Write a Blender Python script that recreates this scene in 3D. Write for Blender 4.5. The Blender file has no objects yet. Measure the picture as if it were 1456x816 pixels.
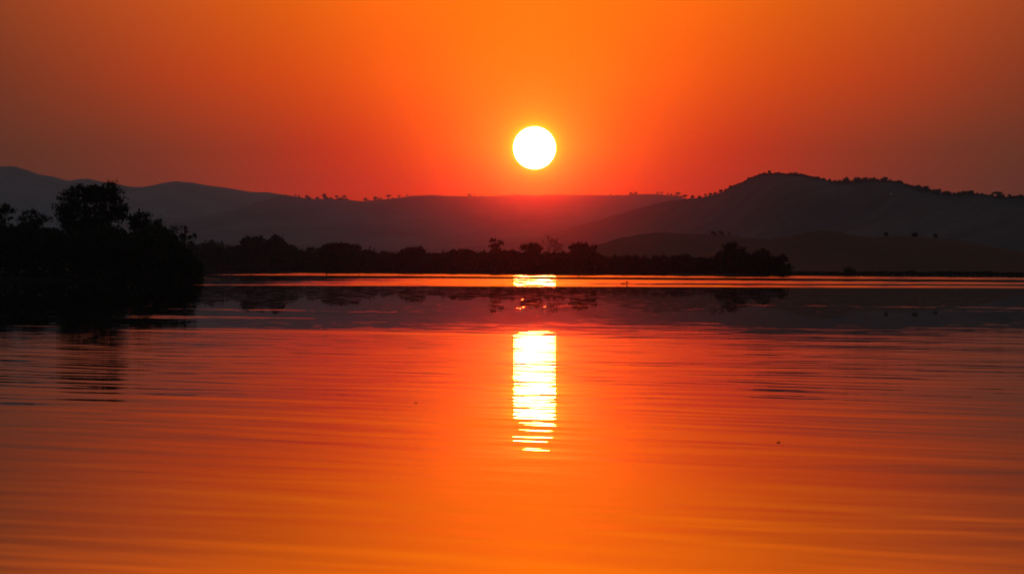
import bpy, math
import numpy as np
from mathutils import Vector, Matrix

C = bpy.context.scene.collection
S = bpy.context.scene
R = math.radians

# ---------------------------------------------------------------- camera
F = 6701.0                 # telephoto: pixels per radian on the 1456 px wide photograph
CAM_H = 2.0                # metres above the water
HZ = 380.0                 # image row of the true horizon
cam_d = bpy.data.cameras.new('camera')
cam_d.sensor_width = 36.0
cam_d.lens = 36.0 * F / 1456.0
cam_d.clip_start = 0.5
cam_d.clip_end = 400000.0
cam = bpy.data.objects.new('camera', cam_d)
C.objects.link(cam)
cam.location = (0, 0, CAM_H)
cam.rotation_euler = (R(90) - (408.0 - HZ) / F, 0, 0)
S.camera = cam

SUN_AZ = (760 - 728) / F   # to the right of the view axis
SUN_EL = (HZ - 210.5) / F

# ---------------------------------------------------------------- node helpers
class V:
    """a scalar socket in a node tree with arithmetic"""
    def __init__(s, nt, sock): s.nt, s.s = nt, sock
    def _m(s, op, *a):
        n = s.nt.nodes.new('ShaderNodeMath'); n.operation = op
        for i, x in enumerate((s,) + a):
            if isinstance(x, V): s.nt.links.new(x.s, n.inputs[i])
            else: n.inputs[i].default_value = x
        return V(s.nt, n.outputs[0])
    def __add__(s, o): return s._m('ADD', o)
    __radd__ = __add__
    def __sub__(s, o): return s._m('SUBTRACT', o)
    def __rsub__(s, o): return (s * -1.0) + o
    def __mul__(s, o): return s._m('MULTIPLY', o)
    __rmul__ = __mul__
    def __truediv__(s, o): return s._m('DIVIDE', o)
    def abs(s): return s._m('ABSOLUTE')
    def max(s, o): return s._m('MAXIMUM', o)
    def min(s, o): return s._m('MINIMUM', o)
    def pow(s, o): return s._m('POWER', o)
    def ss(s, a, b):
        """smoothstep from 0 at a to 1 at b"""
        n = s.nt.nodes.new('ShaderNodeMapRange'); n.interpolation_type = 'SMOOTHSTEP'
        s.nt.links.new(s.s, n.inputs[0])
        lo, hi, f0, f1 = (a, b, 0.0, 1.0) if a < b else (b, a, 1.0, 0.0)
        n.inputs[1].default_value = lo; n.inputs[2].default_value = hi
        n.inputs[3].default_value = f0; n.inputs[4].default_value = f1
        return V(s.nt, n.outputs[0])
    def lin(s, a, b, c=0.0, d=1.0):
        n = s.nt.nodes.new('ShaderNodeMapRange'); n.clamp = True
        s.nt.links.new(s.s, n.inputs[0])
        for i, x in enumerate((a, b, c, d)): n.inputs[1 + i].default_value = x
        return V(s.nt, n.outputs[0])

def lin(c): return tuple(((x / 255.0) / 12.92 if x <= 10 else ((x / 255.0 + 0.055) / 1.055) ** 2.4) for x in c)

def xyz(nt, x, y, z):
    n = nt.nodes.new('ShaderNodeCombineXYZ')
    for i, a in enumerate((x, y, z)):
        if isinstance(a, V): nt.links.new(a.s, n.inputs[i])
        else: n.inputs[i].default_value = a
    return n.outputs[0]

def noise(nt, vec, scale=1.0, detail=2.0, rough=0.5):
    n = nt.nodes.new('ShaderNodeTexNoise'); n.noise_dimensions = '3D'
    nt.links.new(vec, n.inputs['Vector'])
    n.inputs['Scale'].default_value = scale; n.inputs['Detail'].default_value = detail
    n.inputs['Roughness'].default_value = rough
    return V(nt, n.outputs[0])

def ramp(nt, fac, stops):
    n = nt.nodes.new('ShaderNodeValToRGB'); n.color_ramp.interpolation = 'B_SPLINE'
    e = n.color_ramp.elements
    while len(e) < len(stops): e.new(0.5)
    for i, (p, c) in enumerate(stops):
        e[i].position = p; e[i].color = tuple(c) + (1,)
    nt.links.new(fac.s, n.inputs[0])
    return n.outputs[0]

def mix(nt, fac, a, b, blend='MIX'):
    n = nt.nodes.new('ShaderNodeMix'); n.data_type = 'RGBA'; n.blend_type = blend
    n.clamp_result = False
    if isinstance(fac, V): nt.links.new(fac.s, n.inputs[0])
    else: n.inputs[0].default_value = fac
    for k, x in ((6, a), (7, b)):
        if isinstance(x, tuple): n.inputs[k].default_value = x
        else: nt.links.new(x, n.inputs[k])
    return n.outputs[2]

# ---------------------------------------------------------------- world: dusk sky with the glow round the low sun
SKY_GAIN = 1.0
SKY_TINT = (1.32, 1.11, 0.52)
w = bpy.data.worlds.new('World'); S.world = w; w.use_nodes = True
nt = w.node_tree; nt.nodes.clear()
tc = nt.nodes.new('ShaderNodeTexCoord')
sp = nt.nodes.new('ShaderNodeSeparateXYZ'); nt.links.new(tc.outputs['Generated'], sp.inputs[0])
dx, dy, dz = (V(nt, sp.outputs[i]) for i in range(3))
el = dz._m('ARCSINE') * (180 / math.pi)
az = dx._m('ARCTAN2', dy) * (180 / math.pi) - math.degrees(SUN_AZ)
aa = az.abs()
PX = math.degrees(1 / F)                                   # degrees per photograph pixel
AMAX = 24.0
rows = [   # elevation in degrees, then (pixels from the sun's azimuth, sRGB)
    (0.35, [(0, (235, 60, 0)), (130, (205, 40, 5)), (220, (180, 38, 14)), (320, (155, 42, 28)), (430, (125, 45, 35)), (700, (80, 42, 40)), (1500, (60, 42, 42))]),
    (0.94, [(0, (255, 90, 0)), (60, (255, 80, 0)), (130, (242, 62, 0)), (220, (222, 48, 8)), (320, (195, 48, 25)), (430, (160, 54, 34)), (520, (135, 53, 38)), (700, (98, 49, 40)), (1500, (66, 44, 44))]),
    (1.44, [(0, (290, 140, 0)), (60, (275, 126, 0)), (120, (255, 98, 0)), (200, (230, 68, 5)), (290, (202, 50, 8)), (380, (172, 55, 28)), (500, (140, 55, 37)), (620, (115, 53, 40)), (760, (97, 50, 42)), (1500, (68, 46, 46))]),
    (2.32, [(0, (330, 132, 0)), (90, (300, 124, 0)), (150, (268, 110, 0)), (260, (230, 86, 0)), (380, (202, 72, 2)), (500, (180, 63, 22)), (620, (150, 60, 35)), (760, (117, 53, 39)), (1500, (74, 50, 48))]),
    (3.20, [(0, (290, 128, 0)), (150, (266, 116, 0)), (300, (226, 100, 0)), (400, (208, 90, 8)), (520, (188, 80, 32)), (640, (164, 70, 38)), (760, (140, 64, 40)), (1500, (84, 56, 52))]),
    (5.50, [(0, (315, 184, 0)), (300, (308, 152, 0)), (640, (262, 116, 40)), (900, (170, 88, 58)), (1500, (88, 72, 72))]),
    (14.0, [(0, (128, 120, 150)), (640, (104, 108, 146)), (1500, (78, 84, 120))]),
]
col = None
for i, (e0, stops) in enumerate(rows):
    c = ramp(nt, aa * (1.0 / AMAX), [(min(1.0, p * PX / AMAX), tuple(q * g_ * 0.25 for q, g_ in zip(lin(x), SKY_TINT))) for p, x in stops])
    col = c if col is None else mix(nt, el.lin(rows[i - 1][0], e0), col, c)
sc = nt.nodes.new('ShaderNodeVectorMath'); sc.operation = 'SCALE'; sc.inputs[3].default_value = 4.0   # ramps hold a quarter of the radiance
nt.links.new(col, sc.inputs[0]); col = sc.outputs[0]
rad = (az * az + (el - math.degrees(SUN_EL)) * (el - math.degrees(SUN_EL)))._m('SQRT')
glow = ((rad - 0.26).max(0.0) * -5.0)._m('EXPONENT') * 0.22 + ((rad - 0.262).max(0.0) * -20.0)._m('EXPONENT') * 0.5      # the bright aureole hugging the disc
gl = nt.nodes.new('ShaderNodeCombineColor')
nt.links.new((glow * 0.3).s, gl.inputs[0]); nt.links.new(glow.s, gl.inputs[1]); nt.links.new((glow * 0.005).s, gl.inputs[2])
col = mix(nt, 1.0, col, gl.outputs[0], 'ADD')
sky = nt.nodes.new('ShaderNodeTexSky'); sky.sky_type = 'NISHITA'; sky.sun_disc = False
sky.sun_elevation = SUN_EL; sky.sun_rotation = SUN_AZ
sky.air_density = 1.5; sky.dust_density = 4.0; sky.ozone_density = 2.0
far_az, far_el = aa.ss(14.0, 50.0), el.ss(6.0, 26.0)
away = far_az.max(far_el)
bg1 = nt.nodes.new('ShaderNodeBackground'); bg1.inputs[1].default_value = 0.13
nt.links.new(sky.outputs[0], bg1.inputs[0])
bg2 = nt.nodes.new('ShaderNodeBackground'); bg2.inputs[1].default_value = SKY_GAIN
nt.links.new(col, bg2.inputs[0])
ms = nt.nodes.new('ShaderNodeMixShader'); nt.links.new(away.s, ms.inputs[0])
nt.links.new(bg2.outputs[0], ms.inputs[1]); nt.links.new(bg1.outputs[0], ms.inputs[2])
wo = nt.nodes.new('ShaderNodeOutputWorld'); nt.links.new(ms.outputs[0], wo.inputs[0])

# ---------------------------------------------------------------- sun lamp
to_sun = Vector((math.sin(SUN_AZ) * math.cos(SUN_EL), math.cos(SUN_AZ) * math.cos(SUN_EL), math.sin(SUN_EL)))
ld = bpy.data.lights.new('sunlight', 'SUN'); ld.energy = 0.11; ld.angle = R(0.52); ld.color = (1.0, 0.013, 0.001)
lo = bpy.data.objects.new('sunlight', ld); C.objects.link(lo)
lo.rotation_euler = (-to_sun).to_track_quat('-Z', 'Y').to_euler()

S.view_settings.view_transform = 'Standard'; S.view_settings.look = 'None'
S.view_settings.exposure = 0.0; S.view_settings.gamma = 1.0
S.render.engine = 'CYCLES'
S.cycles.use_denoising = True
S.cycles.max_bounces = 6; S.cycles.diffuse_bounces = 1; S.cycles.glossy_bounces = 3
S.cycles.transparent_max_bounces = 8; S.cycles.volume_bounces = 1
S.cycles.sample_clamp_indirect = 6.0

# ---------------------------------------------------------------- materials
def mat(name):
    m = bpy.data.materials.new(name); m.use_nodes = True
    t = m.node_tree
    return m, t, t.nodes['Principled BSDF']

def mottled(name, c0, c1, scale, rough=0.9):
    m, t, p = mat(name)
    g = t.nodes.new('ShaderNodeNewGeometry')
    n = noise(t, g.outputs['Position'], scale, 4.0, 0.6)
    t.links.new(mix(t, n.ss(0.32, 0.68), tuple(c0) + (1,), tuple(c1) + (1,)), p.inputs['Base Color'])
    p.inputs['Roughness'].default_value = rough
    p.inputs['Specular IOR Level'].default_value = 0.15
    return m

M_LEAF = mottled('foliage', (0.018, 0.028, 0.012), (0.04, 0.055, 0.022), 0.6)
M_LEAF_DRY = mottled('dry_foliage', (0.05, 0.042, 0.02), (0.085, 0.07, 0.035), 0.6)
M_BARK = mottled('bark', (0.05, 0.038, 0.026), (0.10, 0.08, 0.06), 2.0)
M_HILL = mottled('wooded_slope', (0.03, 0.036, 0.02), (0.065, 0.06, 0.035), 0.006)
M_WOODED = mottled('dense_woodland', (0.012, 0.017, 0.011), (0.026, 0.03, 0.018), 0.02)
M_SCRUB_HAZED = mottled('hazed_dry_scrub_slope', (0.09, 0.105, 0.10), (0.19, 0.20, 0.18), 0.004)  # scrub, with grey haze of the middle ridges mixed into its colour
M_BRUSH_HAZED = mottled('hazed_brush_slope', (0.05, 0.06, 0.056), (0.105, 0.11, 0.098), 0.009)  # brush paled in its colour so this hill reads hazier than nearer ones
M_DRY_HAZED = mottled('hazed_dry_grass_slope', (0.19, 0.20, 0.18), (0.33, 0.325, 0.28), 0.004)  # dry grass, the far mountains' haze grey painted into its colour
M_EARTH = mottled('earth', (0.03, 0.026, 0.018), (0.055, 0.05, 0.032), 0.05)
M_WOOD = mottled('weathered_wood', (0.06, 0.05, 0.04), (0.13, 0.11, 0.09), 5.0)
M_STEEL = mottled('galvanised_steel', (0.22, 0.22, 0.22), (0.32, 0.32, 0.32), 2.0, 0.5)
M_BIRD = mottled('dark_plumage', (0.02, 0.02, 0.022), (0.05, 0.048, 0.045), 9.0)

# water: flat sheet, mirror-like, wave slopes from world-space ripples and wind-ruffled lanes
M_WATER, t, p = mat('lake_water')
g = t.nodes.new('ShaderNodeNewGeometry')
s3 = t.nodes.new('ShaderNodeSeparateXYZ'); t.links.new(g.outputs['Position'], s3.inputs[0])
X, Y = V(t, s3.outputs[0]), V(t, s3.outputs[1])
dist = Y.max(1.0)
cr = Y + X * 1.1                       # ripple crests run diagonally across the view
big = noise(t, xyz(t, X * 0.030, cr * 0.11, 3.1), 1.0, 2.0, 0.45) - 0.5
mid = noise(t, xyz(t, X * 0.10, cr * 0.42, 7.7), 1.0, 2.0, 0.5) - 0.5
fine = noise(t, xyz(t, X * 0.6, cr * 1.6, 1.3), 1.0, 3.0, 0.6) - 0.5
patch = noise(t, xyz(t, X * 0.02, Y * 0.012, 9.0), 1.0, 2.0, 0.5).ss(0.35, 0.65)
near = dist.ss(215.0, 112.0)           # the calm lane ends about here
amp = near * (0.45 + patch * 0.75)
ph = noise(t, xyz(t, X * 0.13, cr * 0.07, 12.0), 1.0, 2.0, 0.5) * 22.0
ph2 = noise(t, xyz(t, X * 0.16, cr * 0.08, 15.0), 1.0, 2.0, 0.5) * 24.0
train = noise(t, xyz(t, X * 0.15, cr * 0.06, 18.0), 1.0, 2.0, 0.5)
wave1 = ((cr * (6.2832 / 2.0) + ph)._m('SINE')) * train.ss(0.36, 0.62)
wave2 = (((Y + X * 0.8) * (6.2832 / 2.9) + ph2)._m('SINE')) * train.ss(0.64, 0.40)
wave3 = (((Y + X * 0.6) * (6.2832 / 1.05) + ph * 1.3 + ph2)._m('SINE')) * noise(t, xyz(t, X * 0.3, cr * 0.16, 21.0), 1.0, 2.0, 0.5).ss(0.40, 0.60)
trains = wave3 * 0.0016 * dist.ss(54.0, 42.0) + (wave1 + wave2) * 0.0026 * (0.55 + 0.45 * dist.ss(48.0, 70.0))
slope = trains * near + (big * 0.006 + mid * 0.012) * amp + fine * near * (0.010 + 0.008 * dist.ss(40.0, 56.0))
# long low swell under the ripples
swell = dist.ss(84.0, 108.0) * dist.ss(160.0, 132.0) * 0.0017 - dist.ss(540.0, 480.0) * dist.ss(140.0, 260.0) * (0.0017 + 0.0006 * dist.ss(460.0, 280.0)) - dist.ss(84.0, 62.0) * dist.ss(40.0, 56.0) * 0.0008
# sparse cat's-paws in the calm lane
paw = noise(t, xyz(t, X * 0.030, (Y + X * 1.2) * 0.075, 5.0), 1.0, 3.0, 0.55)
lane = dist.ss(300.0, 200.0) * dist.ss(118.0, 150.0)
slope = slope + paw.ss(0.60, 0.72) * lane * 0.0085
calm2 = noise(t, xyz(t, X * 1.1, (Y + X) * 0.4, 2.6), 1.0, 2.0, 0.5) - 0.5
calm = noise(t, xyz(t, X * 0.05, (Y + X) * 0.06, 2.0), 1.0, 3.0, 0.6) - 0.5
slope = slope + (calm * 0.0025 + (calm2 * (0.010 + 0.026 * dist.ss(185.0, 250.0))).min(0.0052)) * dist.ss(120.0, 180.0) + swell
# sparkling wavelets
gl_n = noise(t, xyz(t, X * 2.2, Y * 0.34, 4.0), 1.0, 1.0, 0.5)
spark = gl_n.ss(0.71, 0.75) * (dist.ss(256.0, 246.0) * dist.ss(228.0, 236.0) + 0.5 * dist.ss(330.0, 290.0) * dist.ss(170.0, 215.0)).min(1.0)
slope = slope + spark * 0.0115
# wind-ruffled lanes far out
wob = (noise(t, xyz(t, X * 0.02, Y * 0.002, 6.0), 1.0, 2.0, 0.5) - 0.5) * 26.0
v1, v2, v3 = Y + X * 3.0 + wob, Y + X * 2.7 + wob, Y + X * 0.9 + wob * 0.6
left1 = X.ss(-90.0, -66.0)
left2 = (X + (noise(t, xyz(t, X * 0.01, Y * 0.012, 8.0), 1.0, 2.0, 0.5) - 0.5) * 60.0).ss(-40.0, -8.0)
lane1 = v1.ss(985.0, 1000.0) * left1
lane2 = v2.ss(816.0, 798.0) * v3.ss(490.0, 495.0) * left2
seam = v3.ss(546.0, 553.0) * v3.ss(606.0, 597.0) * X.ss(-5.0, 25.0)
edge = v3.ss(490.0, 495.0) * v3.ss(516.0, 509.0)
lanes = (lane1 + lane2 * (1.0 - seam * 0.9)).max(edge * 0.75).min(1.0)
chop = noise(t, xyz(t, X * 0.3, Y * 0.05, 2.5), 1.0, 2.0, 0.5) - 0.5
slope = slope * (1.0 - lanes) + lanes * (0.0150 + chop * 0.045)
sx = (big * 0.007 + mid * 0.015) * amp * 0.9
nv = t.nodes.new('ShaderNodeVectorMath'); nv.operation = 'NORMALIZE'
t.links.new(xyz(t, sx * -1.0, slope * -1.0, 1.0), nv.inputs[0])
t.links.new(nv.outputs[0], p.inputs['Normal'])
p.inputs['Base Color'].default_value = (0.004, 0.006, 0.006, 1)
p.inputs['Roughness'].default_value = 0.0
p.inputs['IOR'].default_value = 1.333

M_SUN = bpy.data.materials.new('glowing_gas'); M_SUN.use_nodes = True
t = M_SUN.node_tree; t.nodes.clear()
em = t.nodes.new('ShaderNodeEmission'); em.inputs[0].default_value = (1.0, 0.34, 0.115, 1); em.inputs[1].default_value = 20.0
tr = t.nodes.new('ShaderNodeBsdfTransparent'); ad = t.nodes.new('ShaderNodeAddShader')
t.links.new(em.outputs[0], ad.inputs[0]); t.links.new(tr.outputs[0], ad.inputs[1])
ou = t.nodes.new('ShaderNodeOutputMaterial'); t.links.new(ad.outputs[0], ou.inputs[0])
M_SUN.cycles.emission_sampling = 'NONE'

# ---------------------------------------------------------------- object helpers
def link(name, me, m, parent=None, loc=(0, 0, 0)):
    o = bpy.data.objects.new(name, me); C.objects.link(o); o.location = loc
    if m: me.materials.append(m)
    if parent: o.parent = parent
    return o

def mesh(name, verts, faces, smooth=False):
    me = bpy.data.meshes.new(name)
    me.from_pydata([tuple(v) for v in np.asarray(verts, float).tolist()], [], [tuple(f) for f in faces])
    if smooth: me.polygons.foreach_set('use_smooth', [True] * len(me.polygons))
    me.update()
    return me

def tag(o, label=None, cat=None, group=None, kind=None):
    for k, v in (('label', label), ('category', cat), ('group', group), ('kind', kind)):
        if v: o[k] = v
    return o

def empty(name, loc):
    o = bpy.data.objects.new(name, None); C.objects.link(o); o.location = loc
    o.empty_display_size = 0.5
    return o

def at(px, py, d):
    """the point at distance d that stands at this bearing"""
    return Vector(((px - 728.0) / F * d, d, CAM_H + (HZ - py) / F * d))

def tube(pts, rads, sides=6):
    vs, fs = [], []
    pts = [Vector(p) for p in pts]
    for i, (q, r) in enumerate(zip(pts, rads)):
        a = (pts[min(i + 1, len(pts) - 1)] - pts[max(i - 1, 0)]).normalized()
        u = a.orthogonal().normalized(); v = a.cross(u)
        for k in range(sides):
            th = 2 * math.pi * k / sides
            vs.append(q + (u * math.cos(th) + v * math.sin(th)) * r)
    for i in range(len(pts) - 1):
        for k in range(sides):
            a, b = i * sides + k, i * sides + (k + 1) % sides
            fs.append((a, b, b + sides, a + sides))
    fs.append(tuple(range(sides))[::-1]); n = (len(pts) - 1) * sides
    fs.append(tuple(range(n, n + sides)))
    return vs, fs

def joined(parts):
    vs, fs = [], []
    for v, f in parts:
        o = len(vs); vs += list(v); fs += [tuple(i + o for i in q) for q in f]
    return vs, fs

def leaf_quads(rng, pts, size):
    """one irregular leaf-spray quad at each point"""
    n = len(pts)
    a = rng.normal(size=(n, 3)); a /= np.linalg.norm(a, axis=1)[:, None]
    b = rng.normal(size=(n, 3)); b -= (a * b).sum(1)[:, None] * a; b /= np.linalg.norm(b, axis=1)[:, None]
    s = size * rng.uniform(0.55, 1.35, n)[:, None]; k = rng.uniform(0.5, 1.0, n)[:, None]
    j = lambda: rng.uniform(0.75, 1.2, n)[:, None]
    q = np.stack([pts - a * s * 0.5 * j(), pts + b * s * 0.5 * k * j() - a * s * 0.1, pts + a * s * 0.5 * j(), pts - b * s * 0.5 * k * j() + a * s * 0.1], 1)
    return q.reshape(-1, 3), np.arange(4 * n).reshape(n, 4)

def crown_points(rng, lobes, n_clump, per, clump_r, hollow=0.55):
    """points gathered in leaf clumps spread through ellipsoid lobes (cx, cy, cz, rx, ry, rz)"""
    lobes = np.array(lobes, float)
    wgt = (lobes[:, 3] * lobes[:, 4] * lobes[:, 5]) ** 0.67; wgt /= wgt.sum()
    idx = rng.choice(len(lobes), n_clump, p=wgt)
    d = rng.normal(size=(n_clump, 3)); d /= np.linalg.norm(d, axis=1)[:, None]
    r = rng.uniform(0.0, 1.0, n_clump) ** hollow
    c = lobes[idx, :3] + d * r[:, None] * lobes[idx, 3:]
    cr_ = clump_r * rng.uniform(0.5, 1.35, n_clump)
    pts = np.repeat(c, per, 0) + rng.normal(size=(n_clump * per, 3)) * np.repeat(cr_, per)[:, None] * np.array([0.55, 0.55, 0.42])
    return pts, c

def limbs(rng, h0, top, spread, r0, targets, n):
    """trunk and limbs reaching towards crown points"""
    lean = rng.uniform(-0.06, 0.06, 2) * top
    trunk = [(0, 0, -0.3), (lean[0] * 0.2, lean[1] * 0.2, h0 * 0.5), (lean[0] * 0.5, lean[1] * 0.5, h0), (lean[0], lean[1], h0 + (top - h0) * 0.6)]
    out = [tube(trunk, [r0 * 1.25, r0, r0 * 0.8, r0 * 0.25], 8)]
    for q in targets[rng.choice(len(targets), min(n, len(targets)), replace=False)]:
        z0 = h0 * rng.uniform(0.7, 1.15); b = np.array([lean[0] * 0.45, lean[1] * 0.45, z0])
        m = (b + q) / 2 + rng.normal(size=3) * spread * 0.08 + np.array([0, 0, -0.06 * spread])
        out.append(tube([b, m, q], [r0 * 0.5, r0 * 0.3, r0 * 0.1], 5))
    return joined(out)

def make_tree(name, loc, lobes, n_clump, per, clump_r, leaf, trunk_h, trunk_r, seed, label=None, cat='tree', group=None, n_limb=7, hollow=0.55, leaf_mat=None):
    rng = np.random.default_rng(seed)
    root = empty(name, loc)
    pts, cc = crown_points(rng, lobes, n_clump, per, clump_r, hollow)
    top = max(l[2] + l[5] for l in lobes); wid = max(abs(l[0]) + l[3] for l in lobes)
    v, f = leaf_quads(rng, pts, leaf)
    link('crown', mesh('crown', v, f.tolist()), leaf_mat or M_LEAF, root)
    tv, tf = limbs(rng, trunk_h, top, wid, trunk_r, cc, n_limb)
    link('trunk', mesh('trunk', tv, tf, True), M_BARK, root)
    if label: tag(root, label, cat, group)
    return root

def copy_thing(src, loc, scale, rz, label, group=None, cat=None):
    r = src.copy(); C.objects.link(r); r.location = loc; r.scale = scale; r.rotation_euler = (0, 0, rz)
    r['label'] = label
    if group: r['group'] = group
    if cat: r['category'] = cat
    for ch in src.children:
        c = ch.copy(); C.objects.link(c); c.parent = r
    return r

def fbm(x, seed, octaves=5, base=1.0, gain=0.55):
    """1-D value noise, roughly -1..1"""
    rng = np.random.default_rng(seed); tab = rng.uniform(-1, 1, 4096)
    out = np.zeros_like(np.asarray(x, float)); a, f = 1.0, base
    for _ in range(octaves):
        q = np.asarray(x, float) * f + 1000.3; i = np.floor(q).astype(int); u = q - i; u = u * u * (3 - 2 * u)
        out += a * (tab[i % 4096] * (1 - u) + tab[(i + 1) % 4096] * u); a *= gain; f *= 2.03
    return out

def fbm2(x, y, seed, octaves=4, base=1.0, gain=0.5):
    rng = np.random.default_rng(seed); tab = rng.uniform(-1, 1, (256, 256))
    out = np.zeros(np.broadcast(x, y).shape); a, f = 1.0, base
    for _ in range(octaves):
        qx, qy = x * f + 511.7, y * f + 233.1
        i, j = np.floor(qx).astype(int), np.floor(qy).astype(int); u, v = qx - i, qy - j
        u = u * u * (3 - 2 * u); v = v * v * (3 - 2 * v)
        T = lambda a_, b_: tab[a_ % 256, b_ % 256]
        out += a * ((T(i, j) * (1 - u) + T(i + 1, j) * u) * (1 - v) + (T(i, j + 1) * (1 - u) + T(i + 1, j + 1) * u) * v)
        a *= gain; f *= 2.03
    return out

def grid_mesh(name, xs, ys, z):
    """xs (nx) or (ny, nx), ys (ny), z (ny, nx)"""
    ny, nx = z.shape
    Xg = np.broadcast_to(xs, (ny, nx)); Yg = np.broadcast_to(np.asarray(ys)[:, None], (ny, nx)) if np.ndim(ys) == 1 else ys
    v = np.stack([Xg, Yg, z], -1).reshape(-1, 3)
    k = np.arange(ny * nx).reshape(ny, nx)
    f = np.stack([k[:-1, :-1], k[:-1, 1:], k[1:, 1:], k[1:, :-1]], -1).reshape(-1, 4)
    return mesh(name, v, f.tolist(), True)

# ---------------------------------------------------------------- setting: ground, water
def shore_y(x):
    x = np.asarray(x, float)
    y = 2127 - (x + 132.7) * (2127 - 924) / (100.4 + 132.7)
    return np.clip(y, 860, 2300)

def axis(*segs):
    out = []
    for a, b, st in segs: out += list(np.arange(a, b, st))
    return np.array(out + [segs[-1][1]])

def ground_z(x, y):
    far = (y - shore_y(x)) / 5.2 + 3.0 * fbm2(x, y, 3, 3, 1 / 55.0)
    pen_end = -45.0 + 3.0 * np.sin(y / 17.0)
    pen = np.minimum(np.minimum(y - 667.0 - 2.5 * np.sin(x / 9.0) - 0.06 * (x + 45), 800 - y), pen_end - x + (y - 670) * -0.05)
    here = -12.0 - y
    d = np.maximum(np.maximum(far, pen), here)
    z = np.where(d < 0, np.maximum(d * 0.18, -3.0), np.minimum(d * 0.14, 0.7) + np.clip(d - 30, 0, 4000) * 0.0006)
    return z + np.where(d > 4, 0.12 * fbm2(x, y, 5, 3, 1 / 14.0), 0)

gx = axis((-2900, -300, 130), (-300, -180, 10), (-180, 130, 3.0), (130, 250, 12), (250, 2900, 130))
gy = axis((-280, 600, 40), (600, 860, 5), (860, 2340, 14), (2340, 3000, 60), (3000, 17300, 550))
GX, GY = np.meshgrid(gx, gy)
tag(link('ground', grid_mesh('ground', gx, gy, ground_z(GX, GY)), M_EARTH), kind='structure')
wx = axis((-2850, 2850, 190)); wy = axis((-250, 2600, 150))
tag(link('water', grid_mesh('water', wx, wy, np.zeros((len(wy), len(wx)))), M_WATER), kind='structure')

# ---------------------------------------------------------------- setting: hills
def hill(name, d, prof, front, back, seed, rough_px=0.5, relief=0.10, x0=-380, x1=1840, step=2.0, m=None):
    px = np.arange(x0, x1 + step, step)
    P = np.array(prof, float)
    y = np.interp(px, P[:, 0], P[:, 1]) + rough_px * fbm(px, seed, 5, 1 / 26.0, 0.6)
    d = np.interp(px, (x0, x1), d if isinstance(d, tuple) else (d, d))
    ridge = np.maximum(CAM_H + (HZ - y) / F * d, 0.5)
    xr = (px - 728.0) / F * d
    n_f, n_b = 26, 9
    tt = np.concatenate([np.linspace(0, 1, n_f), 1 + np.linspace(0, 1, n_b)[1:]])
    Z = np.zeros((len(tt), len(px))); YY = np.zeros_like(Z)
    for i, u in enumerate(tt):
        yy = d - front * (1 - u) if u <= 1 else d + back * (u - 1)
        prof_u = u ** 1.25 if u <= 1 else 1 - (u - 1) ** 1.2
        env = (math.sin(math.pi * min(u, 1)) if u < 1 else 0.0)
        g2 = fbm2(xr / 420.0, yy / 900.0, seed + 9, 4)
        zc = ridge * np.clip(prof_u + relief * env * g2, 0, 1.4)
        if u < 1: zc = np.minimum(zc, (ridge - CAM_H) * (yy / d) * 0.985 + CAM_H - 0.4)
        Z[i] = np.where(u in (0, 2), -3.0, zc); YY[i] = yy
    v = np.stack([np.broadcast_to(xr, Z.shape), YY, Z], -1).reshape(-1, 3)
    ny, nx = Z.shape; k = np.arange(ny * nx).reshape(ny, nx)
    f = np.stack([k[:-1, :-1], k[:-1, 1:], k[1:, 1:], k[1:, :-1]], -1).reshape(-1, 4)
    tag(link(name, mesh(name, v, f.tolist(), True), m or M_HILL), kind='structure')
    return lambda x: float(np.interp(x, px, y))

A_PROF = [(-380, 262), (-250, 250), (-120, 243), (-50, 238), (0, 237), (20, 237.2), (36, 241.5), (57, 248.8), (75, 251), (91, 255.8), (100, 257), (113, 254.5), (127, 254.2), (140, 257.4), (154, 260.3), (172, 263), (186, 265.6), (200, 266), (215, 264.2), (233, 260.3), (247, 258), (272, 259.4), (295, 263.5), (312, 265.6), (354, 272.7), (379, 273.5), (396, 276), (440, 283), (520, 292), (640, 300), (900, 306), (1840, 312)]
B_PROF = [(-380, 330), (150, 322), (300, 305), (360, 290), (396, 279), (418, 279.6), (438, 282.6), (478, 283.6), (498, 284.6), (515, 285.9), (540, 284.1), (564, 281.6), (589, 278.6), (614, 277.9), (640, 278.7), (666, 278.6), (700, 279.2), (728, 277.5), (765, 278.1), (798, 277), (847, 277.7), (888, 277.5), (897, 276.6), (933, 276), (963, 279), (985, 285), (1020, 296), (1080, 310), (1200, 322), (1840, 345)]
C_PROF = [(-380, 372), (600, 366), (760, 340), (850, 312), (900, 298), (945, 287), (980, 282), (995, 281.3), (1010, 278), (1027, 273), (1039, 266.5), (1056, 260), (1068, 253.5), (1088, 248.8), (1105, 247.4), (1117, 248.3), (1142, 250.5), (1160, 254.5), (1181, 258.5), (1206, 260.5), (1225, 258.5), (1245, 257.5), (1260, 257.5), (1277, 260), (1292, 265), (1311, 271.5), (1331, 275.5), (1355, 276.5), (1380, 276), (1397, 278), (1419, 280.6), (1439, 281.5), (1456, 281), (1560, 276), (1680, 284), (1840, 300)]
D_PROF = [(-380, 345), (200, 335), (330, 328), (400, 322), (450, 319.5), (530, 318.5), (560, 320), (600, 327), (650, 336), (720, 350), (900, 372), (1840, 376)]
E_PROF = [(-380, 352), (300, 346), (440, 341), (540, 337), (590, 335), (640, 333.2), (690, 329), (740, 326.6), (800, 326.8), (850, 327), (900, 323), (960, 318), (1040, 312), (1200, 306), (1840, 320)]
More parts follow.
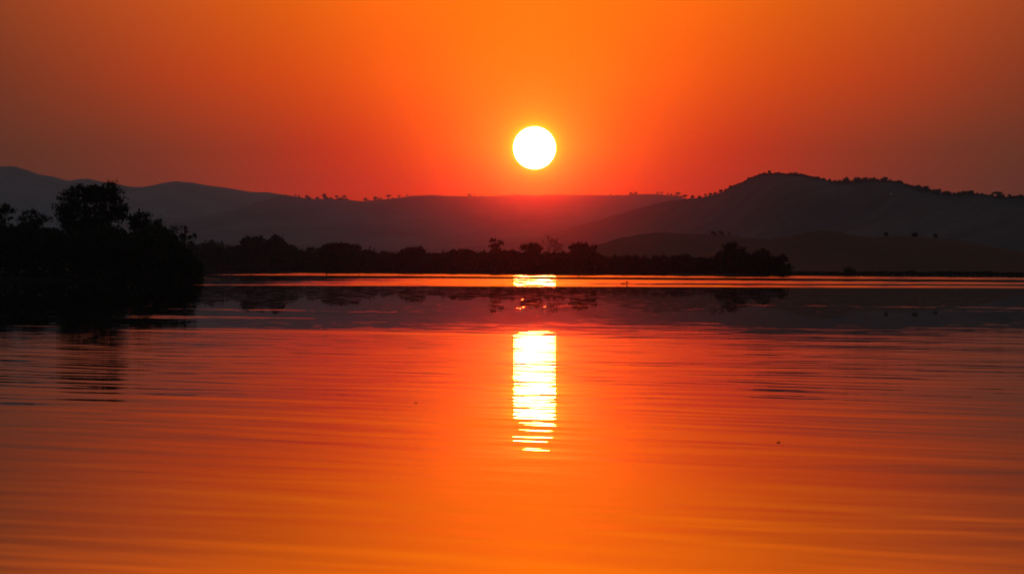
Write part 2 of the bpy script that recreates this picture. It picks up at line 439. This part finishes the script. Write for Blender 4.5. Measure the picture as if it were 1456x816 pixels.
F_PROF = [(640, 386), (720, 376), (800, 360), (843, 348.5), (860, 345), (885, 338), (909, 332.5), (943, 329.8), (970, 332.3), (997, 333.4), (1020, 333.6), (1041, 335), (1056, 338), (1093, 341), (1130, 345), (1250, 356), (1500, 370), (1840, 376)]
G_PROF = [(930, 388), (980, 372), (1040, 350), (1093, 341), (1117, 336.4), (1144, 330.3), (1169, 327.4), (1194, 329.8), (1218, 335.2), (1243, 337.6), (1260, 336), (1292, 335.5), (1316, 338.2), (1355, 340), (1375, 344.5), (1402, 353.6), (1426, 361), (1456, 366), (1560, 372), (1840, 376)]
ridge_a = hill('mountains', 14500, A_PROF, 2300, 2600, 11, 0.35, 0.16, m=M_DRY_HAZED)
ridge_b = hill('ridge', 12500, B_PROF, 1700, 1500, 12, 0.35, 0.16, m=M_SCRUB_HAZED)
ridge_c = hill('hills', (12300, 3000), C_PROF, 1700, 1400, 13, 0.6, 0.18, m=M_BRUSH_HAZED)
ridge_e = hill('low_ridge', 8000, E_PROF, 900, 1200, 15, 0.35, 0.06, m=M_SCRUB_HAZED)
ridge_d = hill('foothill', 10000, D_PROF, 900, 1000, 14, 0.35, 0.06, m=M_SCRUB_HAZED)
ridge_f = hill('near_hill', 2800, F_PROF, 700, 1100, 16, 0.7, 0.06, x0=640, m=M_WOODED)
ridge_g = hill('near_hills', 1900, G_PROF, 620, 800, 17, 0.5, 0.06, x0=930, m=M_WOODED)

# ---------------------------------------------------------------- the sun itself
SUN_D = 200000.0
bpy_sun_r = SUN_D * 30.3 / F
def uv_sphere(r, nu=96, nv=48):
    vs = [(0, 0, r)]; fs = []
    for i in range(1, nv):
        a = math.pi * i / nv
        for k in range(nu):
            b = 2 * math.pi * k / nu
            vs.append((r * math.sin(a) * math.cos(b), r * math.sin(a) * math.sin(b), r * math.cos(a)))
    vs.append((0, 0, -r)); n = len(vs) - 1
    for k in range(nu): fs.append((0, 1 + k, 1 + (k + 1) % nu))
    for i in range(nv - 2):
        for k in range(nu):
            a, b = 1 + i * nu + k, 1 + i * nu + (k + 1) % nu
            fs.append((a, a + nu, b + nu, b))
    for k in range(nu): fs.append((n, n - nu + (k + 1) % nu, n - nu + k))
    return vs, fs
v, f = uv_sphere(bpy_sun_r)
tag(link('sun', mesh('sun', v, f, True), M_SUN, loc=to_sun * SUN_D), 'glowing white sun disc low in the orange sky above the hazy ridge', 'sun')

# ---------------------------------------------------------------- haze
m = bpy.data.materials.new('haze_air'); m.use_nodes = True
t = m.node_tree; t.nodes.clear()
HAZE = 3.7e-5
pv = []
for dens, g_, c in ((HAZE, 0.35, (0.44, 0.78, 1.0, 1)), (HAZE * 0.13, 0.99, (0.95, 0.93, 0.9, 1))):
    n = t.nodes.new('ShaderNodeVolumePrincipled')
    n.inputs['Density'].default_value = dens; n.inputs['Anisotropy'].default_value = g_; n.inputs['Color'].default_value = c
    n.inputs['Density Attribute'].default_value = ''
    pv.append(n)
ad = t.nodes.new('ShaderNodeAddShader'); t.links.new(pv[0].outputs[0], ad.inputs[0]); t.links.new(pv[1].outputs[0], ad.inputs[1])
ou = t.nodes.new('ShaderNodeOutputMaterial'); t.links.new(ad.outputs[0], ou.inputs['Volume'])
x0, x1, y0, y1, z0, z1 = -3000, 3000, -320, 17600, -4.5, 325
hv = [(x, y, z) for z in (z0, z1) for y in (y0, y1) for x in (x0, x1)]
hf = [(0, 2, 3, 1), (4, 5, 7, 6), (0, 1, 5, 4), (2, 6, 7, 3), (0, 4, 6, 2), (1, 3, 7, 5)]
tag(link('haze', mesh('haze', hv, hf), m), kind='stuff')

# ---------------------------------------------------------------- left bank: the big trees in silhouette
def gz(x, y): return float(ground_z(np.array([float(x)]), np.array([float(y)]))[0])

def stand(px, d):
    x = (px - 728.0) / F * d
    return (x, d, gz(x, d))

def bank_tree(name, px, d, top_px, lobes_px, label, seed, leaf=0.34, dens=1.0, hollow=0.5, trunk_r=0.28, cat='tree', lm=None, clump=0.62, group=None):
    """lobes given in photograph pixels relative to the bearing: (cx, cy, rx, ry)"""
    loc = stand(px, d); k = d / F
    lobes = []
    rng = np.random.default_rng(seed + 500)
    for cx, cy, rx, ry in lobes_px:
        z = CAM_H + (HZ - cy) * k - loc[2]
        lobes.append(((cx - px) * k, rng.uniform(-0.4, 0.4) * rx * k, z, max(rx * k - clump * 0.5, 0.2), rx * k * 0.85, max(ry * k - clump * 0.4, 0.2)))
    area = sum(math.pi * l[3] * l[5] for l in lobes)
    n_clump = int(area * 3.1 * dens) + 8
    zl = min(l[2] - l[5] for l in lobes)
    return make_tree(name, loc, lobes, n_clump, 34, clump, leaf, max(1.0, zl + 0.8), trunk_r, seed, label, cat, group, 9, hollow, lm)

bank_tree('broadleaf_tree', 130, 690, 261, [(104, 290, 26, 24), (130, 284, 33, 23), (158, 288, 24, 25), (92, 302, 20, 20), (172, 302, 18, 18), (128, 314, 50, 22), (128, 330, 48, 18), (148, 270, 20, 12), (130, 272, 22, 11), (112, 272, 20, 11)],
          'tallest broad domed tree in the black grove on the left bank', 21, dens=1.0, trunk_r=0.4)
bank_tree('slender_tree', 160, 700, 258, [(159, 263, 6, 5), (164, 272, 8, 8), (161, 285, 7, 12)], 'thin spray of a treetop poking out of the big domed crown', 22, leaf=0.26, dens=0.7, trunk_r=0.1, clump=0.4)
bank_tree('rounded_tree', 208, 685, 298, [(205, 312, 17, 15), (220, 320, 13, 13), (192, 316, 14, 16), (208, 335, 26, 20)], 'rounded tree directly right of the big domed one', 23)
bank_tree('airy_tree', 262, 680, 317, [(247, 327, 11, 10), (262, 332, 12, 11), (276, 338, 11, 10), (256, 345, 20, 14), (270, 360, 18, 20)], 'loose airy tree at the right end of the left bank', 24, dens=0.6, leaf=0.28, clump=0.5, trunk_r=0.16)
bank_tree('small_tree', 8, 680, 288, [(8, 296, 9, 7), (3, 303, 14, 9), (16, 302, 6, 5), (4, 316, 20, 14)], 'small tufted tree at the far left edge of the bank', 25, leaf=0.28, clump=0.5, trunk_r=0.16)
bank_tree('spreading_tree', 50, 685, 296, [(42, 303, 12, 6), (58, 302, 13, 6), (50, 314, 28, 12), (40, 326, 24, 12)], 'low flat-topped tree left of the big domed one', 26, leaf=0.28, clump=0.5, trunk_r=0.2)
for i, (px, d, top, rx) in enumerate([(22, 676, 318, 30), (78, 678, 322, 34), (128, 675, 332, 36), (176, 676, 330, 34), (232, 674, 340, 30)]):
    bank_tree('bushy_tree', px, d, top, [(px - rx * 0.3, top + 18, rx * 0.7, 17), (px + rx * 0.4, top + 22, rx * 0.7, 18), (px, top + 40, rx, 26)],
              ['bushy dark tree at the foot of the small tufted one', 'bushy dark tree under the left side of the domed crown', 'bushy dark tree under the middle of the domed crown',
               'bushy dark tree between the domed and the rounded tree', 'bushy dark tree between the rounded and the airy tree'][i], 30 + i, leaf=0.36)

def thicket(name, xs_px, d_fn, top_fn, n, leaf, seed, m=None):
    """undergrowth no one could count: leaf sprays from the waterline up"""
    rng = np.random.default_rng(seed)
    px = rng.uniform(xs_px[0], xs_px[1], n)
    px = np.where(px > xs_px[1] - 6, px + rng.normal(size=n) * 2.5, px)
    d = d_fn(px) + rng.uniform(0, 1, n) ** 1.3 * 26.0
    x = (px - 728.0) / F * d
    z0 = np.maximum(ground_z(x, d), 0.0)
    top = CAM_H + (HZ - top_fn(px)) / F * d
    z = z0 + (top - z0) * rng.uniform(0, 1, n) ** 0.9
    v, f = leaf_quads(rng, np.stack([x, d, z], 1), leaf)
    tag(link(name, mesh(name, v, f.tolist()), m or M_LEAF), kind='stuff')

thicket('undergrowth', (-140, 286), lambda p: 664.5 + 2.5 * np.sin(p / 40.0), lambda p: 328 + 7 * fbm(p, 41, 3, 1 / 18.0) + np.clip(p - 236, 0, 60) * 1.0 - np.clip(90 - p, 0, 60) * 0.12, 30000, 0.46, 42)

# ---------------------------------------------------------------- far shore: the tree line
TL = [(280, 345), (295, 339), (315, 338.5), (320, 347), (334, 345), (364, 336), (376, 340), (391, 336), (406, 341), (416, 346.4), (428, 350), (453, 349), (463, 345), (493, 345), (517, 349), (540, 356), (564, 356), (577, 350), (599, 351.4), (606, 357), (618, 355), (641, 352.7), (670, 352.7), (693, 354), (722, 354.8), (740, 354.8), (806, 354), (840, 352), (864, 360), (874, 358), (888, 361), (938, 361.7), (978, 361), (997, 364.6), (1019, 359.7), (1041, 351), (1056, 353.6), (1071, 356.8), (1086, 355), (1100, 362), (1120, 372)]
TL = np.array(TL, float)
def tl_top(p): return np.interp(p, TL[:, 0], TL[:, 1])
def shore_d(p):
    """distance at which a bearing meets the far shore"""
    p = np.asarray(p, float); tx = (p - 728.0) / F
    a = (2127 - 924) / (100.4 + 132.7)
    return np.clip((2127 - a * 132.7) / (1 + a * tx), 860, 2300)

# eight parent shapes, unit height, copied along the shore and the ridges
PROTO = {}
def proto(key, name, lobes, n_clump, per, cr, leaf, th, tr_, seed, hollow=0.5, n_limb=6):
    PROTO[key] = (name, lobes, n_clump, per, cr, leaf, th, tr_, seed, hollow, n_limb)
proto('round', 'round_tree', [(0, 0, .66, .30, .30, .30), (.16, 0, .56, .22, .22, .20), (-.17, .05, .58, .22, .22, .2)], 90, 12, .075, .060, .35, .03, 61)
proto('dome', 'domed_tree', [(0, 0, .58, .46, .46, .36), (.24, .05, .50, .30, .3, .24), (-.25, 0, .52, .30, .3, .26)], 130, 12, .085, .065, .3, .04, 62)
proto('tall', 'upright_tree', [(0, 0, .80, .15, .15, .18), (.06, 0, .60, .2, .2, .2), (-.08, 0, .48, .17, .17, .15)], 70, 12, .06, .055, .3, .028, 63)
proto('umbrella', 'umbrella_tree', [(0, 0, .84, .34, .34, .12), (.18, 0, .78, .2, .2, .09), (-.2, 0, .80, .2, .2, .09)], 70, 12, .055, .06, .6, .026, 64)
proto('loose', 'ragged_tree', [(-.1, 0, .78, .2, .2, .16), (.2, 0, .64, .2, .2, .15), (-.25, 0, .52, .18, .18, .12), (.02, 0, .5, .22, .22, .2)], 60, 12, .06, .055, .35, .028, 65)
proto('bush', 'bush', [(0, 0, .45, .55, .5, .45), (.4, 0, .32, .4, .4, .3), (-.42, 0, .34, .38, .4, .32)], 110, 10, .10, .09, .12, .05, 66)
proto('palm', 'feathery_tree', [(0, 0, .86, .24, .24, .08), (0, 0, .80, .17, .17, .12)], 30, 14, .05, .06, .72, .022, 67)
proto('far_round', 'round_tree', [(0, 0, .64, .40, .40, .34), (.2, 0, .52, .26, .26, .24), (-.2, .05, .55, .26, .26, .24)], 90, 14, .10, .11, .35, .07, 71)
proto('far_tall', 'upright_tree', [(0, 0, .76, .24, .24, .22), (.04, 0, .5, .17, .17, .25)], 70, 14, .08, .10, .3, .06, 73)
proto('far_umbrella', 'umbrella_tree', [(0, 0, .78, .44, .44, .16), (.2, 0, .72, .26, .26, .14), (-.22, 0, .74, .26, .26, .14)], 90, 14, .08, .11, .5, .085, 74)
proto('far_loose', 'ragged_tree', [(-.14, 0, .78, .28, .28, .2), (.24, 0, .62, .26, .26, .2), (-.25, 0, .5, .22, .22, .16), (.02, 0, .5, .26, .26, .24)], 70, 14, .09, .10, .35, .07, 75)
proto('far_bush', 'bush', [(0, 0, .45, .75, .5, .50), (.5, 0, .34, .5, .4, .34), (-.52, 0, .34, .5, .4, .34)], 120, 12, .14, .14, .12, .06, 76)
proto('far_palm', 'feathery_tree', [(0, 0, .84, .3, .3, .12), (0, 0, .76, .22, .22, .16)], 40, 14, .07, .10, .65, .07, 77)
MADE = {}
def plant(key, loc, h, wide, rz, label, group=None, cat='tree'):
    if key not in MADE:
        name, lobes, nc, per, cr_, leaf, th, tr_, seed, hollow, nl = PROTO[key]
        o = make_tree(name, loc, lobes, nc, per, cr_, leaf, th, tr_, seed, label, cat, group, nl, hollow)
        MADE[key] = o
        o.scale = (wide * h, wide * h, h); o.rotation_euler = (0, 0, rz)
        return o
    o = copy_thing(MADE[key], loc, (wide * h, wide * h, h), rz, label, group, cat)
    if not group and 'group' in o: del o['group']
    return o

rng = np.random.default_rng(77)
used = [354, 391, 488, 588, 705, 755, 784, 826, 1041, 1086, 1112]
p = 286.0
STRETCH = [(430, 'treetop in the dark shore line between the left bank and the two domed trees', 'shore trees at the left end'),
           (690, 'treetop in the low black shore line left of the upright tree', 'shore trees left of the upright tree'),
           (850, 'low treetop in the shore line below the sun', 'shore trees below the sun'),
           (1200, 'small treetop in the low shore line right of the sun', 'shore trees right of the sun')]
while p < 1108:
    if min(abs(p - u) for u in used) > 7:
        d = float(shore_d(p)) + rng.uniform(6, 40)
        top = tl_top(p) + rng.uniform(-1.5, 5.0)
        loc = stand(p, d); h = CAM_H + (HZ - top) / F * d - loc[2]
        lab, grp = [(b, c) for a, b, c in STRETCH if p < a][0]
        key = rng.choice(['round', 'dome', 'round', 'tall', 'loose', 'dome', 'umbrella', 'palm'] if p > 540 else ['round', 'dome', 'round', 'loose', 'dome'])
        plant(key, loc, h, rng.uniform(0.75, 1.15), rng.uniform(0, 6.28), lab, grp)
    p += rng.uniform(8.0, 13.5)

def shore_tree(name, px, label, lobes_px, seed, off=8.0, dens=1.0, leaf=0.55, clump=0.8, trunk_r=0.3, hollow=0.5, lm=None):
    d = float(shore_d(px)) + off
    return bank_tree(name, px, d, 0, lobes_px, label, seed, leaf, dens, hollow, trunk_r, 'tree', lm, clump)
shore_tree('domed_tree', 360, 'left one of two wide domed trees on the shore beside the left bank', [(352, 344, 12, 9), (367, 343, 11, 9), (360, 360, 24, 16)], 81, 14)
shore_tree('domed_tree', 391, 'right one of two wide domed trees on the shore beside the left bank', [(391, 342, 13, 9), (385, 350, 14, 10), (393, 362, 19, 16)], 82, 10)
shore_tree('broad_tree', 487, 'wide flat-topped tree standing above the left shore line', [(472, 351, 12, 6), (488, 350, 14, 6), (502, 353, 12, 7), (487, 366, 26, 14)], 83)
shore_tree('broad_tree', 590, 'ragged wide treetop on the shore below the two masts', [(582, 355, 9, 5), (596, 356, 8, 5), (590, 368, 18, 12)], 84)
shore_tree('upright_tree', 705, 'upright flat-headed tree left of the sun reflection on the shore', [(702, 342, 7, 3.5), (710, 345, 7, 4), (704, 350, 9, 6), (706, 362, 15, 10)], 85, leaf=0.42, clump=0.5)
shore_tree('domed_tree', 755, 'smooth low domed tree directly under the sun', [(748, 352, 9, 6), (758, 350, 11, 5.5), (764, 354, 8, 6), (755, 366, 18, 12)], 86)
shore_tree('domed_tree', 827, 'wide lopsided domed tree right of the bare branched one', [(818, 352, 10, 6), (830, 350, 9, 4.5), (842, 352, 7, 4), (825, 366, 21, 14)], 87)
shore_tree('broad_tree', 1041, 'biggest tree of the shore line right of the sun', [(1034, 352, 8, 6), (1043, 350, 10, 6), (1052, 357, 8, 6), (1041, 367, 20, 15)], 88)
shore_tree('upright_tree', 1087, 'slim tree between the biggest one and the end tree', [(1085, 357, 6, 3.5), (1091, 362, 7, 5), (1086, 370, 10, 10)], 89, leaf=0.42, clump=0.5)
shore_tree('leaning_tree', 1113, 'last tree at the right end of the dark shore line', [(1112, 366, 9, 5), (1118, 369, 6, 5), (1109, 370, 8, 5)], 90, dens=0.9, leaf=0.36, clump=0.45, trunk_r=0.22)

# the bare, airy tree under the sun
def bare_tree(px, top_px, label, seed):
    rg = np.random.default_rng(seed)
    d = float(shore_d(px)) + 9; loc = stand(px, d); H = CAM_H + (HZ - top_px) / F * d - loc[2]
    root = tag(empty('bare_tree', loc), label, 'tree')
    parts, tips = [], []
    def grow(a, dirv, ln, r, lvl):
        dirv = dirv / np.linalg.norm(dirv)
        m_ = a + dirv * ln * 0.5 + rg.normal(size=3) * ln * 0.05; b = a + dirv * ln
        parts.append(tube([a, m_, b], [r, r * 0.8, r * 0.6], 5))
        if lvl == 0: tips.append(b); return
        for _ in range(3 if lvl > 1 else 4):
            nd = dirv + rg.normal(size=3) * 0.62 + np.array([0, 0, 0.05])
            grow(b, nd, ln * rg.uniform(0.62, 0.85), r * 0.62, lvl - 1)
    grow(np.array([0, 0, -0.3]), np.array([0.02, 0, 1.0]), H * 0.36, 0.24, 4)
    tv, tf = joined(parts); tv = np.array([tuple(q) for q in tv]); s = H / tv[:, 2].max(); tv[:, 2] *= s
    half = 15.5 / F * d; tv[:, 0] *= half / np.abs(tv[:, 0]).max(); tips_ = np.array(tips) * np.array([half / max(1e-6, np.abs(np.array(tips)[:, 0]).max()), 1, s])
    link('trunk', mesh('trunk', tv, tf), M_BARK, root)
    pts = np.repeat(tips_, 3, 0) + rg.normal(size=(len(tips_) * 3, 3)) * 0.16
    v, f = leaf_quads(rg, pts, 0.30)
    link('crown', mesh('crown', v, f.tolist()), M_LEAF_DRY, root)
bare_tree(784, 336, 'bare see-through tree of fine branches right of the domed tree under the sun', 91)

thicket('undergrowth', (200, 1121), lambda p: shore_d(p) + 2.0, lambda p: tl_top(p) + 4.5 + 3.0 * fbm(p, 43, 3, 1 / 9.0) , 42000, 0.95, 44)
thicket('undergrowth', (278, 640), lambda p: shore_d(p) - 4.0, lambda p: tl_top(p) + 12.0 + 4.0 * fbm(p, 47, 3, 1 / 11.0), 26000, 1.1, 48)
thicket('reeds', (1100, 1700), lambda p: shore_d(p) + 0.5, lambda p: 386.5 + 1.2 * fbm(p, 45, 3, 1 / 20.0), 9000, 0.42, 46, M_LEAF_DRY)
d = float(shore_d(1207)) + 10
plant('bush', stand(1207, d), 2.6, 0.75, 0.3, 'lone rounded bush on the bare right shore', cat='bush')

# ---------------------------------------------------------------- trees on the skyline
def C_DIST(px): return 12300 + (px + 380) / 2220 * (3000 - 12300)
def crest(ridge_fn, dist, items, label, group):
    for px, top, key, wd in items:
        d = dist(px) if callable(dist) else dist
        key = 'far_' + key
        base = ridge_fn(px) + 1.2; top += 0.9 if d > 12400 else -0.6
        loc = at(px, base, d)
        h = max(2.0, (base - top) / F * d)
        plant(key, loc, h, wd, (px * 1.7) % 6.28, label if isinstance(label, str) else label(px), group if isinstance(group, str) else group(px))

U, RO, TA, LO, BU, PA = 'umbrella', 'round', 'tall', 'loose', 'bush', 'palm'
MA = lambda x: 280 + x / 4.044
crest(lambda x: min(ridge_a(x), ridge_b(x)), 12500, [(MA(510), 275.6, BU, 1.2), (MA(568), 275.8, U, 1.0), (MA(588), 276.6, RO, .9), (MA(633), 276.4, RO, 1.0), (MA(648), 279, BU, 1), (MA(693), 278.8, RO, 1.5), (MA(732), 274.6, TA, 1.4),
      (MA(745), 278.5, BU, 1.0), (MA(770), 279.6, BU, 1.3), (MA(803), 276.8, U, .8), (MA(825), 279.5, BU, 1.4), (MA(848), 276.6, U, .9), (MA(860), 280.4, BU, 1.0),
      (MA(968), 280.2, LO, 1.1), (MA(985), 283, BU, 1.0), (MA(1025), 278.3, RO, 1.2), (MA(1045), 280.5, BU, .9), (MA(1060), 280, RO, .9), (MA(1102), 275.8, U, 1.1), (MA(1125), 280, BU, .7), (MA(1163), 276.6, U, 1.2), (MA(1210), 275.8, U, .9), (MA(1235), 277.2, BU, .8)],
      'small tree standing on the hazy skyline left of the sun', 'skyline trees left of the sun')
MB_ = lambda x: 600 + x / 4.853
crest(ridge_b, 12500, [(MB_(325), 274.0, RO, 1.1), (MB_(342), 276.4, BU, 1.0), (MB_(362), 275.0, U, .9), (MB_(400), 276.3, U, 1.0), (MB_(420), 276.6, BU, .9), (MB_(640), 276.0, BU, 1.4), (MB_(660), 275.2, BU, 1.2), (MB_(690), 276.2, BU, 1.0), (MB_(850), 276.6, BU, 1.2)],
      'tiny tree on the red skyline straight below the sun', 'skyline trees below the sun')
MC_ = lambda x: 860 + x / 4.08
crest(ridge_b, 12500, [(839, 273.0, PA, .7), (868, 274.8, U, 1.0), (878, 276, BU, .9), (MC_(150), 272.4, RO, 1.2), (MC_(180), 271.8, RO, 1.1), (MC_(165), 274, BU, 1.2), (MC_(305), 272.0, U, .9), (MC_(330), 271.8, U, 1.0), (MC_(365), 273.8, U, 1.0), (MC_(385), 274.6, RO, 1.2), (MC_(425), 272.2, U, 1.0), (MC_(410), 276, BU, 1.2), (MC_(440), 277, BU, 1.0)],
      'small tree on the orange skyline right of the sun', 'skyline trees right of the sun')
crest(ridge_c, C_DIST, [(MC_(465), 277.2, U, 1.1), (MC_(508), 278.2, RO, 1.1), (MC_(550), 278.6, BU, 1.2), (MC_(583), 276.4, U, 1.1), (MC_(612), 274.8, RO, 1.3), (MC_(640), 273.4, BU, 1.2), (MC_(672), 270.0, RO, 1.4), (MC_(700), 269, BU, 1.0), (MC_(728), 264.2, RO, 1.3), (MC_(755), 263, BU, 1.2), (MC_(782), 260.6, RO, 1.1), (MC_(812), 257.5, BU, 1.1), (MC_(840), 252.6, BU, 1.3), (MC_(870), 250.2, RO, 1.1), (MC_(890), 249.0, U, 1.2)],
      'small tree on the rising left shoulder of the tall right hill', 'trees on the left shoulder of the right hill')
crest(ridge_c, C_DIST, [(MC_(955), 243.2, TA, 1.6)], 'single tall tree on the very top of the right hill', '')
MD_ = lambda x: 1120 + x / 4.08
top_trees = [(20, 246.2, BU, 1.4), (45, 245.4, U, 1.3), (75, 247, RO, 1.0), (90, 249.0, BU, 1.0), (150, 252.4, BU, 1.2), (176, 251.4, RO, 1.3), (195, 254.6, BU, 1.3), (210, 253.6, RO, 1.3), (243, 255.0, RO, 1.2), (275, 256.6, BU, 1.5), (305, 256.4, BU, 1.5), (338, 252.6, LO, 1.4), (352, 256.5, RO, 1.0), (378, 256.8, BU, 1.4), (405, 252.2, RO, 1.4), (428, 254.0, RO, 1.2), (452, 252.6, RO, 1.5), (478, 253.5, BU, 1.3), (500, 252.8, RO, 1.2), (520, 254.8, BU, 1.2), (545, 254, RO, 1.2), (566, 252.2, RO, 1.5), (595, 256, BU, 1.2), (625, 257.6, BU, 1.5), (655, 260, BU, 1.2)]
crest(ridge_c, C_DIST, [(MD_(x), y, k, w_) for x, y, k, w_ in top_trees], 'small round tree in the wooded row along the top of the right hill', 'trees along the top of the right hill')
low_trees = [(690, 262.5, BU, 1.3), (720, 264.5, RO, 1.1), (738, 266.5, BU, 1.2), (757, 263.4, RO, 1.3), (780, 266.5, BU, 1.2), (800, 264.8, RO, 1.6), (825, 269.0, RO, 1.2), (850, 269.4, RO, 1.3), (875, 269.2, RO, 1.5), (905, 273.5, BU, 1.4), (935, 272.8, BU, 1.5), (965, 274.2, BU, 1.3), (1000, 273, BU, 1.3), (1022, 271.8, RO, 1.3), (1045, 271.8, RO, 1.2), (1066, 271.2, RO, 1.5), (1095, 274.6, BU, 1.4), (1125, 275, BU, 1.5), (1155, 277.2, BU, 1.2), (1185, 275.8, RO, 1.2), (1217, 272.8, U, 1.7), (1232, 276, BU, 1.1), (1250, 277.0, RO, 1.0), (1285, 277.0, U, 1.0), (1315, 278.6, BU, 1.2), (1352, 276.8, LO, 1.3), (1368, 278, BU, 1.0)]
crest(ridge_c, C_DIST, [(MD_(x), y, k, w_) for x, y, k, w_ in low_trees], 'small tree on the sloping right end of the right hill', 'trees on the right end of the right hill')
crest(ridge_f, 2800, [(1013, 328.6, RO, 1.0), (1017, 330.5, BU, .9), (1024, 328.6, U, 1.2), (1028, 331, RO, .9), (1037, 331.2, U, 1.0)], 'small tree in the clump on the low near hill', 'clump of trees on the near hill')
crest(ridge_g, 1900, [(1260, 330.5, RO, 1.0), (1301, 333.8, BU, 1.2), (1330, 332.8, RO, 1.0)], 'dark tree on the lowest right hill near the shore', 'trees on the lowest right hill')

# scrub that merges the crest trees of the right hill into an uneven fringe
rg = np.random.default_rng(301)
n = 15000
px = rg.uniform(1030, 1480, n)
hgt = np.clip(0.5 + 3.4 * fbm(px, 302, 4, 1 / 17.0), -1.0, 4.6) * np.clip((px - 1020) / 120, 0.35, 1.0)
dd = np.array([C_DIST(q) for q in px]) + rg.normal(size=n) * 14.0
base = np.array([ridge_c(q) for q in px])
zz = CAM_H + (HZ - base) / F * dd + (hgt / F * dd) * rg.uniform(-0.3, 1.0, n)
v, f = leaf_quads(rg, np.stack([(px - 728.0) / F * dd, dd, zz], 1), 1.6)
tag(link('scrub', mesh('scrub', v, f.tolist()), M_LEAF), kind='stuff')

# ---------------------------------------------------------------- two masts on the low ridge
def mast(px, top, label):
    base = ridge_e(px) + 0.6; loc = at(px, base, 8000); h = (base - top) / F * 8000
    root = tag(empty('lattice_mast', loc), label, 'mast', 'masts on the low ridge')
    r = 0.55; parts = []
    for a in range(3):
        th = a * 2.094; c_, s_ = math.cos(th) * r, math.sin(th) * r
        parts.append(tube([(c_, s_, -1), (c_ * 0.5, s_ * 0.5, h)], [0.16, 0.12], 5))
    n = 7
    for i in range(n):
        for a in range(3):
            f0, f1 = 1 - 0.5 * i / n, 1 - 0.5 * (i + 1) / n
            parts.append(tube([(math.cos(a * 2.094) * r * f0, math.sin(a * 2.094) * r * f0, h * i / n), (math.cos((a + 1) * 2.094) * r * f1, math.sin((a + 1) * 2.094) * r * f1, h * (i + 1) / n)], [0.09, 0.09], 4))
    link('frame', mesh('frame', *joined(parts)), M_STEEL, root)
    link('antenna', mesh('antenna', *joined([tube([(0, 0, h * 0.8), (0, 0, h * 1.0)], [0.6, 0.6], 8)])), M_STEEL, root)
mast(604, 329.5, 'left one of two faint masts on the low hazy ridge')
mast(614.5, 328.5, 'right one of two faint masts on the low hazy ridge')

# ---------------------------------------------------------------- stakes in the water, a resting bird, flotsam
def stake(px, base, top, r, label, lean=0.0, knob=False, group='stakes standing in the far water'):
    d = CAM_H * F / (base - HZ); h = (base - top) / F * d
    x = (px - 728.0) / F * d
    root = tag(empty('mooring_stake', (x, d, 0)), label, 'stake', group)
    link('post', mesh('post', *joined([tube([(0, 0, -0.8), (lean * 0.4, 0, h * 0.5), (lean, 0, h)], [r, r * 0.95, r * 0.8], 8)])), M_WOOD, root)
    if knob:
        link('crosspiece', mesh('crosspiece', *joined([tube([(-0.22, 0, h * 0.72), (0.24, 0, h * 0.78)], [r * 0.7, r * 0.6], 6)])), M_WOOD, root)
stake(329, 391.2, 386.0, 0.14, 'leftmost dark stake in the bright far water', 0.1)
stake(357.3, 391.3, 386.2, 0.11, 'thin straight stake second from the left in the bright far water')
stake(464.5, 392.0, 388.0, 0.11, 'short knobbed stake in the bright far water below the wide flat-topped tree', 0, True)
stake(510.5, 392.2, 388.6, 0.06, 'faintest thin stake right of the short knobbed one')
stake(891.5, 407.0, 399.3, 0.05, 'dark stake with a crosspiece in the bright water right of the sun glare', 0, True)

def ellipsoid(c, r, nu=12, nv=8, yaw=0.0, pitch=0.0):
    vs, fs = uv_sphere(1.0, nu, nv)
    Mx = Matrix.Translation(c) @ Matrix.Rotation(yaw, 4, 'Z') @ Matrix.Rotation(pitch, 4, 'Y') @ Matrix.Diagonal((r[0], r[1], r[2], 1))
    return [Mx @ Vector(q) for q in vs], fs
d = CAM_H * F / (404.0 - HZ); x = (886.5 - 728) / F * d
clump_ = tag(empty('water_weed', (x, d, 0)), 'low dark tuft of weed afloat beside the stake right of the glare', 'weed')
rg = np.random.default_rng(5)
pts = rg.normal(size=(160, 3)) * np.array([0.18, 0.18, 0.045]) + np.array([0, 0, 0.04]); pts[:, 2] = np.abs(pts[:, 2])
v, f = leaf_quads(rg, pts, 0.10)
o = link('leaves', mesh('leaves', v, f.tolist()), M_LEAF, clump_)

def flotsam(px, py, w_, label, seed):
    d = CAM_H * F / (py - HZ); x = (px - 728) / F * d; k = w_ / F * d
    root = tag(empty('driftwood', (x, d, 0)), label, 'driftwood')
    link('stem', mesh('stem', *tube([(-k * .5, 0, 0.004), (-k * .1, 0.02, 0.007), (k * .25, 0.0, 0.006), (k * .5, -.01, 0.004)], [.002, .006, .006, .002], 6)), M_WOOD, root)
    link('twig', mesh('twig', *tube([(-k * .05, 0.01, 0.006), (-k * .3, 0.06, 0.012)], [.003, .002], 5)), M_WOOD, root)
flotsam(1107, 629, 5.5, 'small dark bit of driftwood on the orange water at right', 1)
flotsam(591, 573, 4, 'tiny dark bit of driftwood left of the sun column', 2)
